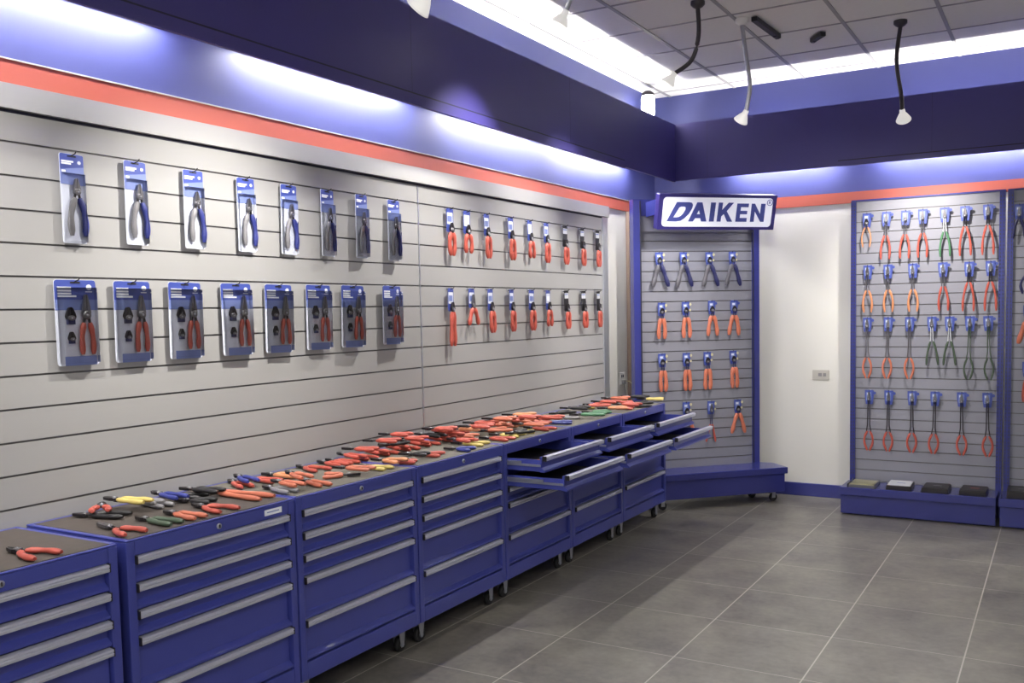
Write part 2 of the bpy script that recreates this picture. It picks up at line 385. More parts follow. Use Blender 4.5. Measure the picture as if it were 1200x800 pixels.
def hpath(side, ha, L, bow, shaft, t, pinch=0):
    """a point of the handle, t from 0 (pivot) to 1 (end)"""
    y = -t*L
    if y > -shaft: return (side*(.0055+.004*min(1, -y/max(shaft, .001))), y, 0)
    G = L-shaft; q = (-y-shaft)/G
    return (side*(.0095+sin(ha)*G*q*(1-pinch*q)+bow*sin(pi*min(1, q*1.05))), y*(1-.0*q), 0)
def pliers(root, color, kind, ha, L, X, bow=.009, shaft=.022, color2=None, shaft_mat='steel_dark', grip=GRIPR, pinch=0, jaws=True, size=1.0, guard=False):
    if jaws:
        mb = MB(); jaw(mb, kind, X, size); mb.build('jaws', root)
    sh = MB(); sh.xf = X
    for s in (-1, 1):
        ts = [i/4*(shaft+.02)/L for i in range(5)]
        sh.tube([hpath(s, ha, L, bow, shaft, t, pinch) for t in ts], .0048 if shaft < .03 else .0038, shaft_mat, n=6)
    sh.build('shank', root)
    for s, c in ((-1, color), (1, color2 or color)):
        g = MB(); g.xf = X
        n = 8; ts = [(shaft/L)+(1-shaft/L)*i/n for i in range(n+1)]
        rr = [grip*.75]+[grip*(1.0+.12*sin(i*1.3)) for i in range(1, n)]+[grip*.62]
        g.tube([hpath(s, ha, L, bow, shaft, t, pinch) for t in ts], rr, c, n=8, flat=.8)
        if guard:
            p = hpath(s, ha, L, bow, shaft, ts[1]); g.tube([(p[0]-s*.004, p[1]-.006, 0), (p[0]+s*.014, p[1]+.002, 0)], [.009, .005], c, n=8)
        g.build('handle_grip', root)
FLAT = None
HANG = lambda x, y, z: (x, -z, y)      # hung upright: jaws up, thickness along y

# ------------------------------------------------------------------ hooks
def hook(loc, rz, label, d=.05):
    mb = MB(); mb.box(-.012, .012, -.002, .0, -.006, .012, 'zinc')
    mb.tube([(0, 0, 0), (0, -d*.6, 0), (0, -d, .004), (0, -d-.008, .012)], .0022, 'black', n=6, axis=Vector((1, 0, 0)))
    return tag(mb.build('display_hook', loc=loc, rot=(0, 0, rz)), label, 'hook', 'small display hooks')

# ------------------------------------------------------------------ blister packs (left section)
def rrect(x0, x1, z0, z1, r, n=4):
    P = []
    for cx, cz, a0 in ((x1-r, z1-r, 0), (x0+r, z1-r, 90), (x0+r, z0+r, 180), (x1-r, z0+r, 270)):
        for k in range(n+1): a = radians(a0+90*k/n); P.append((cx+r*cos(a), cz+r*sin(a)))
    return P
XY = lambda a, z, y: (a, y, z)
def long_pack():
    """narrow tall pack: blue printed top, blue and grey handled snips below"""
    t = empty('blister_pack', (0, 0, 0)); w, h = .05, .335
    c = MB(); c.extr(rrect(-w, w, -h, 0, .008), 0, .002, XY, 'card_light'); c.build('card', t)
    c = MB(); c.extr(rrect(-w+.001, w-.001, -.115, -.001, .007), -.0012, 0, XY, 'card_blue'); c.extr([(-w+.001, -.06), (w-.001, -.045), (w-.001, -.115), (-w+.001, -.115)], -.0018, -.0012, XY, 'card_mid')
    for k, (a, l) in enumerate(((-.028, .05), (-.036, .04))): c.extr(rrect(-w+.006, -w+.006+l, a-.0045, a+.002, .001), -.0026, -.0018, XY, 'print_white')
    c.extr(rrect(-w+.006, -w+.022, -.07, -.062, .001), -.0026, -.0018, XY, 'print_white'); c.lathe([(.007, -.003), (.007, -.0018)], (.03, 0, -.03), 'card_light', ax='y', n=12); c.build('printed_header', t)
    c = MB(); c.box(-.018, .018, -.0022, .003, -.012, -.006, 'dark'); c.build('hang_slot', t)
    def X(x, y, z): return (x*1.1+.008, -z-.012, y-.142)
    pliers(t, 'grey', 'long', .115, .165, X, bow=.009, color2='blue', grip=.0115, size=.6)
    c = MB(); c.xf = None
    pf = [(-w+.006, 0), (-w+.012, -.024), (w-.012, -.024), (w-.006, 0)]
    c.extr(pf, -h+.006, -.075, lambda a, y, z: (a, y, z), 'clear'); c.build('blister', t)
    return t
def wide_pack():
    """wide pack: blue top, red handled pliers on the right, spare black jaws on the left"""
    t = empty('blister_pack', (0, 0, 0)); w, h = .085, .325
    c = MB(); c.extr(rrect(-w, w, -h, 0, .012), 0, .002, XY, 'card_light'); c.extr([(-w+.03, -h-.0), (w-.01, -h), (w-.01, -h+.035), (-w+.03, -h+.035)], -.0008, 0, XY, 'card_mid'); c.build('card', t)
    c = MB(); c.extr(rrect(-w+.001, w-.001, -.115, -.001, .011), -.0012, 0, XY, 'card_blue'); c.extr([(-w+.001, -.075), (w-.001, -.075), (w-.001, -.115), (-w+.001, -.115)], -.0018, -.0012, XY, 'card_mid')
    for a, l in ((-.03, .055), (-.041, .055), (-.052, .055), (-.062, .075)): c.extr(rrect(-w+.012, -w+.012+l, a-.004, a+.003, .001), -.0026, -.0018, XY, 'print_white')
    c.lathe([(.011, -.003), (.011, -.0018)], (.055, 0, -.028), 'card_light', ax='y', n=14); c.box(.04, .068, -.0028, -.0018, -.047, -.043, 'card_light'); c.build('printed_header', t)
    c = MB(); c.box(-.02, .02, -.0022, .003, -.014, -.007, 'dark'); c.build('hang_slot', t)
    def X(x, y, z): return (x*1.3+.032, -z-.014, y*1.3-.135)
    pliers(t, 'red', 'long', .08, .115, X, bow=.004, grip=.0088, size=.72)
    for zz, sc in ((-.145, .8), (-.225, .55)):
        c = MB()
        def X2(x, y, z, zz=zz, sc=sc): return (x*1.5*sc-.03, -z-.010, y*sc+zz)
        jaw(c, 'snip', X2, 1.0); c.box(-.018/1.5, .018/1.5, -.03, -.004, -.006, .006, 'navy'); c.build('spare_jaws', t)
    c = MB(); pf = [(-w+.01, 0), (-w+.016, -.028), (w-.014, -.028), (w-.008, 0)]
    c.extr(pf, -h+.01, -.03, lambda a, y, z: (a, y, z), 'clear'); c.build('blister', t)
    return t
ROW1 = [(2.226, 2.272), (2.503, 2.28), (2.792, 2.279), (3.088, 2.279), (3.362, 2.278), (3.633, 2.281), (3.899, 2.283), (4.174, 2.279)]
ROW2 = [(2.213, 1.8), (2.462, 1.799), (2.722, 1.799), (3.005, 1.799), (3.269, 1.798), (3.544, 1.8), (3.806, 1.801), (4.135, 1.803)]
PX = .048     # how far the packs hang in front of the slatwall
lp, wp = long_pack(), wide_pack()
for row, proto, nm, desc, gr in ((ROW1, lp, 'upper', 'narrow blister pack of blue and grey snips', 'narrow blister packs in the upper row'), (ROW2, wp, 'lower', 'wide blister pack of red pliers and spare jaws', 'wide blister packs in the lower row')):
    for i, (y, z) in enumerate(row):
        lab = '%s, %s in the %s row' % (desc, ORD[i], nm)
        loc = (PX, y, z); rot = (radians(random.uniform(-.8, .8)), radians(random.uniform(0, 1.5)), pi/2+radians(random.uniform(-4, 4)))
        if i == 0: o = proto; o.location = loc; o.rotation_euler = rot; tag(o, lab, 'blister pack', gr)
        else: copy_thing(proto, loc, rot, lab, 'blister pack', gr)
        hook((.021, y, z-.006), pi/2, 'small wire hook carrying the %s blister pack in the %s row' % (ORD[i], nm))

# ------------------------------------------------------------------ carded pliers (right section of the left wall)
def carded(card, tip, ha, L, bow, guard=False, zt=-.13, pinch=0, cw=.034, kind='snip', color='red'):
    t = empty('carded_pliers', (0, 0, 0))
    c = MB(); c.extr(rrect(-cw, cw, zt-.012, 0, .012), 0, .0018, XY, card); c.build('card', t)
    c = MB()
    if card == 'black': c.extr(rrect(-cw+.004, cw-.004, -.06, -.02, .004), -.001, 0, XY, 'case_silver'); c.extr(rrect(-cw+.004, cw-.012, -.034, -.026, .002), -.0016, -.001, XY, 'card_mid')
    else: c.extr(rrect(-cw+.005, cw-.008, -.095, -.025, .004), -.001, 0, XY, 'card_light'); c.extr(rrect(-cw+.009, cw-.016, -.08, -.045, .002), -.0016, -.001, XY, tip)
    c.build('printed_label', t)
    def X(x, y, z): return (x*1.2+.004, -z-.012, y*1.15+zt)
    pliers(t, color, kind, ha, L, X, bow=bow, guard=guard, pinch=pinch, grip=.0135, size=.75, shaft=.014)
    return t
kinds = {'closed': carded('card_blue', 'card_mid', .12, .135, .007, pinch=.9), 'slim': carded('card_blue', 'print_white', .2, .115, .008, pinch=.5), 'guard': carded('black', 'card_mid', .1, .125, .007, guard=True, pinch=.9, zt=-.145),
         'cable': carded('card_blue', 'card_mid', .05, .195, .002, zt=-.13), 'open': carded('card_blue', 'card_mid', .40, .105, .006, zt=-.11, kind='long')}
used = set()
def place(kinds_, key, loc, rot, lab, cat, gr):
    p = kinds_[key]
    if (id(kinds_), key) not in used:
        used.add((id(kinds_), key)); p.location = loc; p.rotation_euler = rot; return tag(p, lab, cat, gr)
    return copy_thing(p, loc, rot, lab, cat, gr)
R3 = [(4.72, 'closed'), (4.906, 'slim'), (5.134, 'closed'), (5.436, 'closed'), (5.696, 'slim'), (5.936, 'closed'), (6.23, 'guard'), (6.517, 'guard'), (6.786, 'guard')]
R4 = [(4.708, 'cable'), (4.938, 'open'), (5.16, 'closed'), (5.43, 'closed'), (5.704, 'closed'), (5.946, 'slim'), (6.232, 'guard'), (6.522, 'guard'), (6.786, 'guard')]
kd = {'closed': 'red-handled pliers on a blue card', 'slim': 'short red-handled pliers on a blue card', 'guard': 'red insulated pliers with hand guards on a black card', 'cable': 'long straight red-handled cable cutter on a blue card', 'open': 'spread open red-handled pliers on a blue card'}
for row, z, nm in ((R3, 2.28, 'upper'), (R4, 1.798, 'lower')):
    for i, (y, k) in enumerate(row):
        place(kinds, k, (.052, y, z), (0, radians(random.uniform(-1.5, 1.5)), pi/2+radians(random.uniform(-6, 6))), '%s, %s after the joint, %s row' % (kd[k], ORD[i], nm), 'pliers', 'pliers hung on the right slatwall section')
        hook((.021, y, z-.006), pi/2, 'small wire hook of the %s pliers right of the joint, %s row' % (ORD[i], nm))

# ------------------------------------------------------------------ display stands
def holder(t, tabc='card_blue', w=.034, h=.112):
    c = MB(); c.extr([(-w, 0), (w, 0), (w, -h*.45), (w*.78, -h), (-w*.78, -h), (-w, -h*.45)], 0, .0025, XY, 'card_blue')
    c.extr(rrect(-w*.7, w*.5, -h*.75, -h*.14, .004), -.0012, 0, XY, 'card_mid'); c.extr(rrect(-w*.5, w*.2, -h*.35, -h*.2, .002), -.002, -.0012, XY, 'card_light'); c.build('card', t)
    c = MB(); c.lathe([(.012, .0), (.012, .003)], (w+.006, 0, -.022), tabc, ax='y', n=12)
    if tabc != 'card_blue': c.lathe([(.010, .0), (.010, .003)], (w+.003, 0, -.068), tabc, ax='y', n=12)
    c.build('tag', t)
def hung(color, kind, total, ha, bow, shaft, shaft_mat, color2=None, tab='card_blue', pivot=-.075, grip=.0095, pinch=0):
    """blue holder at the top, tool hanging out of it; total is the full height"""
    t = empty('hanging_pliers', (0, 0, 0)); holder(t, tab)
    L = total+pivot
    k = 1.25 if grip > .0135 else 1.0
    def X(x, y, z): return (x*k, -z-.013, y+pivot)
    pliers(t, color, kind, ha*.8, L, X, bow=bow, shaft=shaft, shaft_mat=shaft_mat, color2=color2, grip=grip, size=.7, pinch=pinch)
    return t
hk = {
 'snips': hung('darkgrey', 'snip', .285, .32, .002, .03, 'navy', color2='navy', tab='tab_cream', grip=.0155),
 'or_a': hung('orange', 'snip', .30, .12, .006, .05, 'navy', tab='tab_cream', pinch=.3, pivot=-.08, grip=.0140),
 'or_b': hung('orange', 'snip', .293, .24, .004, .045, 'navy', pivot=-.08, pinch=.2, grip=.0140),
 'or_c': hung('orange', 'snip', .315, .08, .005, .06, 'navy', pinch=.4, tab='tab_cream', pivot=-.08, grip=.0140),
 'wide': hung('red', 'long', .345, .30, .0, .115, 'navy', tab='tab_cream', pivot=-.08),
 'wide2': hung('orange', 'snip', .285, .30, .003, .03, 'navy', tab='tab_cream', pivot=-.085, grip=.0140),
 'tiny': hung('amber', 'snip', .268, .26, .012, .03, 'steel', pivot=-.08, grip=.006, pinch=.5),
 'red_s': hung('red', 'long', .372, .24, .008, .115, 'steel', pivot=-.07, grip=.0085, pinch=.4),
 'red_b': hung('red', 'long', .375, .27, .006, .085, 'steel_dark', pivot=-.07, grip=.0085, pinch=.4),
 'green_s': hung('green', 'long', .375, .27, .006, .115, 'case_silver', pivot=-.07, grip=.008, pinch=.4),
 'amb_s': hung('amber', 'long', .375, .27, .010, .13, 'steel', pivot=-.07, grip=.0085, pinch=.5),
 'orl': hung('orange', 'long', .487, .17, .017, .25, 'steel', pivot=-.07, grip=.0085, pinch=1.0),
 'grl': hung('darkgreen', 'long', .485, .17, .015, .25, 'darkgreen', pivot=-.07, grip=.0065, pinch=.9),
 'gr2': hung('darkgreen', 'long', .376, .32, .004, .12, 'case_silver', pivot=-.07, grip=.008, pinch=.3),
 'redl': hung('red', 'long', .488, .16, .019, .26, 'steel_dark', pivot=-.07, grip=.0085, pinch=1.0),
}
hd = {'snips': 'open pliers with grey and navy handles', 'or_a': 'pliers with straight orange handles', 'or_b': 'slightly open orange-handled pliers', 'or_c': 'closed orange-handled pliers', 'wide': 'long wide open pliers with red tips', 'wide2': 'wide open orange-handled pliers',
      'tiny': 'tiny pliers with thin amber handles', 'red_s': 'steel-shanked pliers with red handles', 'red_b': 'dark-shanked pliers with red handles', 'green_s': 'pliers with bright shanks and green handles', 'amb_s': 'amber-handled pliers with steel shanks', 'orl': 'very long pliers with orange grips',
      'grl': 'very long slim dark green pliers', 'gr2': 'dark green handled pliers with bright shanks', 'redl': 'very long pliers with red grips'}
FG = [2.3912-.0834*k for k in range(27)]
# the diagonal stand in the corner: local x runs along it, -y is its front
st = empty('display_stand', (.6123, 7.5120, 0), (0, 0, radians(45)), 'blue corner display stand on casters under the lit white sign', 'display stand')
b = MB(); slats(b, 1.08, .30, 2.47, [2.122+.0834*k for k in range(-22, 3)], 'slat_grey')
o = b.build('slat_board', st, loc=(-.54, 0, 0))
for x0, x1 in ((-.568, -.505), (.52, .577)):
    b = MB(); b.box(x0, x1, -.03, .05, .09, 2.545, 'stand_blue')
    xin = x1 if x0 < 0 else x0
    b.box(xin-.006, xin+.006, -.0315, -.029, .3, 2.53, 'slot_dark')
    b.build('post', st, bevel=.003)
b = MB(); b.box(-.506, .52, -.02, .03, 2.41, 2.545, 'stand_blue'); b.box(-.506, .52, -.012, -.001, 2.28, 2.41, 'slat_grey'); b.build('header_board', st, bevel=.002)
b = MB(); b.extr([(-.5, .03), (.58, .03), (.69, -.06), (.69, -.30), (-.555, -.30)], .245, .30, lambda x, y, z: (x, y, z), 'stand_blue')
b.extr([(-.49, .02), (.56, .02), (.67, -.06), (.67, -.285), (-.545, -.285)], .09, .245, lambda x, y, z: (x, y, z), 'stand_blue')
b.build('base', st, bevel=.004)
for x, y in ((-.42, -.22), (.6, -.2), (-.42, -.02), (.5, -.02)):
    q = MB(); q.box(x-.03, x+.03, y-.03, y+.03, .084, .09, 'zinc')
    for s in (-1, 1): q.box(x-.012, x+.02, y+s*.017-.0015, y+s*.017+.0015, .03, .085, 'zinc')
    cs = q.build('caster', st); q = MB(); q.lathe([(.028, -.012), (.034, -.009), (.034, .009), (.028, .012)], (x+.006, y, .0345), 'rubber', ax='y', n=18); q.build('wheel', cs)
# sign, leaning forward at the top
sg = MB(); sx = .0575
SH = .281
sgn = MB(); sgn.extr(rrect(-.5175, .5175, 0, SH, .006), 0, .075, XY, 'sign_frame')
sign = sgn.build('sign_box', st, bevel=.003, loc=(sx, -.265, 2.278), rot=(radians(14), 0, 0))
sf = MB(); sf.extr(rrect(-.482, .482, .024, .257, .03, 6), -.004, .0005, XY, 'sign_glow'); sf.build('sign_face', sign)
for x in (-.44, .5):
    b = MB(); b.box(x-.012, x+.012, -.25, -.021, 2.40, 2.52, 'stand_blue'); b.build('sign_arm', st)
sl = bpy.data.lights.new('sign_light', 'AREA'); sl.shape = 'RECTANGLE'; sl.size = .95; sl.size_y = .04; sl.energy = 2.2; sl.color = (.9, .93, 1)
slo = bpy.data.objects.new('sign_light', sl); COL.objects.link(slo); slo.parent = st; slo.location = (sx, -.20, 2.272); slo.rotation_euler = (radians(-25), 0, 0)
LET = {
'D': [[(-0.4432, 0.0543), (-0.3669, 0.2068), (-0.2598, 0.2068), (-0.2375, 0.2029), (-0.227, 0.1859), (-0.2316, 0.1588), (-0.2544, 0.1164), (-0.2905, 0.0797), (-0.3215, 0.0599), (-0.3597, 0.0543)], [(-0.3868, 0.0865), (-0.3427, 0.1645), (-0.3273, 0.1718), (-0.2988, 0.1718), (-0.2877, 0.1645), (-0.288, 0.1475), (-0.3053, 0.1164), (-0.3235, 0.0978), (-0.3422, 0.0887), (-0.3613, 0.0865)]],
'A': [[(-0.257, 0.0543), (-0.1905, 0.2068), (-0.1465, 0.2068), (-0.0964, 0.0543), (-0.1426, 0.0543), (-0.153, 0.0808), (-0.1978, 0.0808), (-0.2152, 0.0543)], [(-0.1872, 0.1125), (-0.1704, 0.1447), (-0.1585, 0.1125)]],
'I': [[(-0.0739, 0.0543), (-0.0709, 0.2068), (-0.0281, 0.2068), (-0.0322, 0.0543)]],
'K': [[(-0.0067, 0.0543), (-0.0019, 0.2068), (0.034, 0.2068), (0.0322, 0.1475), (0.0863, 0.2068), (0.1304, 0.2068), (0.0743, 0.139), (0.1327, 0.0543), (0.0864, 0.0543), (0.0512, 0.1164), (0.0308, 0.0966), (0.0286, 0.0543)]],
'E': [[(0.1603, 0.0543), (0.1625, 0.2012), (0.2665, 0.2012), (0.2652, 0.1718), (0.1975, 0.1718), (0.1965, 0.143), (0.2581, 0.143), (0.2572, 0.1147), (0.196, 0.1147), (0.1957, 0.0853), (0.2591, 0.0853), (0.2598, 0.0543)]],
'N': [[(0.292, 0.0543), (0.2917, 0.2012), (0.3201, 0.2012), (0.3761, 0.1164), (0.3768, 0.2012), (0.4158, 0.2012), (0.4153, 0.0543), (0.3851, 0.0543), (0.3253, 0.139), (0.3253, 0.0543)]]}
def glyph(name, loops, parent, y0=-.007, y1=-.0035):
    mb = MB(); loops = [[(a, z+.012) for a, z in l] for l in loops]
    pl = [[Vector((a, z, 0)) for a, z in l] for l in loops]; flat = [p for l in loops for p in l]
    for tri in tessellate_polygon(pl):
        mb.add([(flat[i][0], y0, flat[i][1]) for i in tri], [(0, 1, 2)], 'sign_letter')
        mb.add([(flat[i][0], y1, flat[i][1]) for i in tri], [(0, 1, 2)], 'sign_letter')
    for l in loops:
        n = len(l)
        for i in range(n):
            a, c = l[i], l[(i+1) % n]; mb.add([(a[0], y0, a[1]), (c[0], y0, c[1]), (c[0], y1, c[1]), (a[0], y1, a[1])], [(0, 1, 2, 3)], 'sign_letter')
    return mb.build(name, parent)
for k, l in LET.items(): glyph('letter', l, sign)
mk = MB(); ring = [(.026*cos(2*pi*k/20), .026*sin(2*pi*k/20)) for k in range(20)]
for k in range(20):
    a, c = ring[k], ring[(k+1) % 20]; i1, i2 = (a[0]*.82, a[1]*.82), (c[0]*.82, c[1]*.82)
    mk.extr([a, c, i2, i1], -.007, -.0035, lambda x, z, y: (x+.4538, y, z+.2225), 'sign_letter')
RM = lambda x, z, y: (x+.4538, y, z+.2225)
for pts in ([(-.009, -.012), (-.005, -.012), (-.005, .013), (-.009, .013)], [(-.005, .013), (.007, .013), (.007, .009), (-.005, .009)], [(.004, .009), (.008, .009), (.008, .002), (.004, .002)], [(-.005, .003), (.006, .003), (.006, -.001), (-.005, -.001)], [(0, -.001), (.004, -.001), (.010, -.012), (.006, -.012)]):
    mk.extr(pts, -.007, -.0035, RM, 'sign_letter')
mk.build('registered_mark', sign)

ST = [[(-.344, 2.112, 'snips'), (-.126, 2.112, 'snips'), (.107, 2.112, 'snips'), (.323, 2.115, 'snips')],
      [(-.326, 1.697, 'or_a'), (-.11, 1.7, 'or_a'), (.128, 1.705, 'or_b'), (.337, 1.705, 'or_b')],
      [(-.327, 1.273, 'or_c'), (-.106, 1.273, 'or_c'), (.086, 1.275, 'or_c'), (.324, 1.279, 'or_c')],
      [(-.11, .859, 'wide2'), (.118, .858, 'wide'), (.366, .86, 'wide2')]]
def at45(x, y, z):
    c = cos(radians(45)); return (.6123+c*x-c*y, 7.5120+c*x+c*y, z)
for r, row in enumerate(ST):
    for i, (x, z, k) in enumerate(row):
        place(hk, k, at45(x, -.035, z), (0, radians(random.uniform(-2, 2)), radians(45+random.uniform(-4, 4))), '%s, %s in the %s row of the corner stand' % (hd[k], ORD[i], ORD[r]), 'pliers', 'pliers hung on the corner stand')
        hook(at45(x, -.001, z-.008), radians(45), 'small wire hook of %s pliers in %s row of the corner stand' % (ORD[i], ORD[r]), .036)

# the two straight stands at the back wall
def gondola(x0, label):
    t = empty('display_stand', (x0, 7.88, 0), (0, 0, 0), label, 'display stand', 'display stands along the back wall')
    b = MB(); slats(b, 1.032, .215, 2.478, FG, 'slat_grey'); b.build('slat_board', t, loc=(.036, 0, 0))
    for a in (0, 1.068):
        b = MB(); b.box(a, a+.04, -.03, .06, .0, 2.478, 'stand_blue')
        k = 0
        while .27+k*.028 < 2.45:
            for dx in (.006, .026): b.box(a+dx, a+dx+.007, -.0312, -.029, .27+k*.028, .27+k*.028+.016, 'slot_dark')
            k += 1
        b.build('post', t)
    b = MB(); b.box(0, 1.108, -.01, .06, 2.472, 2.486, 'stand_blue'); b.build('top_rail', t)
    b = MB(); b.box(-.012, 1.093, -.38, -.03, .165, .215, 'stand_blue'); b.box(-.005, 1.09, -.36, 0, .01, .165, 'stand_blue'); b.box(-.012, 1.093, -.385, -.372, .16, .222, 'stand_blue'); b.build('base', t, bevel=.003)
    return t
gondola(1.80, 'blue framed slatted display stand at the back wall carrying long pliers and flat boxes')
gondola(2.922, 'display stand cut off at the right edge of the picture')
FX = [[(1.925, 2.372, 'tiny'), (2.072, 2.374, 'red_s'), (2.214, 2.374, 'red_s'), (2.337, 2.376, 'red_s'), (2.492, 2.378, 'green_s'), (2.634, 2.378, 'red_b'), (2.791, 2.378, 'red_b')],
      [(1.933, 1.96, 'amb_s'), (2.085, 1.96, 'amb_s'), (2.268, 1.96, 'amb_s'), (2.484, 1.96, 'red_s'), (2.669, 1.957, 'red_b'), (2.814, 1.957, 'red_b')],
      [(1.932, 1.543, 'orl'), (2.091, 1.543, 'orl'), (2.249, 1.543, 'orl'), (2.41, 1.543, 'gr2'), (2.537, 1.543, 'gr2'), (2.68, 1.543, 'grl'), (2.803, 1.543, 'grl')],
      [(1.95, .96, 'redl'), (2.099, .96, 'redl'), (2.273, .96, 'redl'), (2.44, .96, 'redl'), (2.628, .96, 'redl'), (2.805, .96, 'redl')]]
for r, row in enumerate(FX):
    for i, (x, z, k) in enumerate(row):
        place(hk, k, (x, 7.84, z), (0, radians(random.uniform(-1.5, 1.5)), radians(random.uniform(-5, 5))), '%s, %s in the %s row of the back stand' % (hd[k], ORD[i], ORD[r]), 'pliers', 'pliers hung on the back stand')
        hook((x, 7.879, z-.008), 0, 'small wire hook of %s pliers in %s row of the back stand' % (ORD[i], ORD[r]), .04)
E2 = {'blueopen': hung('navy', 'long', .25, .34, .006, .03, 'navy', pivot=-.08, pinch=.2), 'bow': hung('navy', 'snip', .28, .3, .03, .05, 'navy', pivot=-.08), 'redc': hung('red', 'snip', .30, .1, .008, .04, 'steel', pivot=-.09)}
for (x, z, k, lab) in ((3.0, 2.366, 'blueopen', 'open navy pliers in the top row at the right picture edge'), (3.075, 1.985, 'bow', 'curved navy handled tool in the second row at the right picture edge'), (3.07, 1.62, 'wide2', 'orange-handled pliers on a blue card in the third row at the right picture edge'), (3.07, 1.2, 'redc', 'red-handled tool on a blue card lowest at the right picture edge')):
    kk = E2 if k in E2 else hk
    place(kk, k, (x, 7.84, z), (0, 0, 0), lab, 'pliers', 'pliers on the cut off stand')
    hook((x, 7.879, z-.008), 0, 'small wire hook of the '+' '.join(lab.split()[:3])+' at the right picture edge', .04)

# flat boxes on the base of the back stand
def flatbox(x, y, w, d, h, top, side, label, mark=None, lid=None):
    t = empty('tool_case', (x, y, .2155), (0, 0, radians(random.uniform(-2, 2))), label, 'box')
    b = MB(); b.extr([(-w/2, 0), (w/2, 0), (w/2-.004, h), (-w/2+.004, h)], -d/2, d/2, lambda a, z, yy: (a, yy, z), side); b.build('case_body', t, bevel=.004)
    b = MB(); b.box(-w/2+.01, w/2-.01, -d/2+.01, d/2-.01, h, h+.003, top)
    if mark: b.box(-w*.12, w*.2, -d*.04, d*.04, h+.003, h+.0036, mark)
    b.build('lid_label', t)
    if lid:
        b = MB(); b.extr(rrect(-w/2-.004, w/2+.004, 0, h+.014, .006), -d/2-.004, d/2+.004, XY2, 'clear'); b.build('clear_cover', t)
    return t
XY2 = lambda a, z, y: (a, y, z)
flatbox(1.945, 7.66, .20, .25, .022, 'tab_cream', 'grey', 'flat clear-covered beige box at the left end of the stand base', lid=True)
flatbox(2.215, 7.67, .185, .24, .035, 'case_silver', 'case_black', 'flat box with a silver top, second on the stand base', mark='card_mid')
flatbox(2.475, 7.67, .19, .24, .035, 'steel_dark', 'case_black', 'flat dark case with a pale mark, third on the stand base', mark='grey')
flatbox(2.735, 7.67, .185, .24, .035, 'steel_dark', 'case_black', 'flat dark case with a small red mark on its lid', mark='red')
flatbox(3.055, 7.67, .20, .24, .055, 'case_black', 'case_black', 'thick black case on the base of the cut off stand', mark='grey')

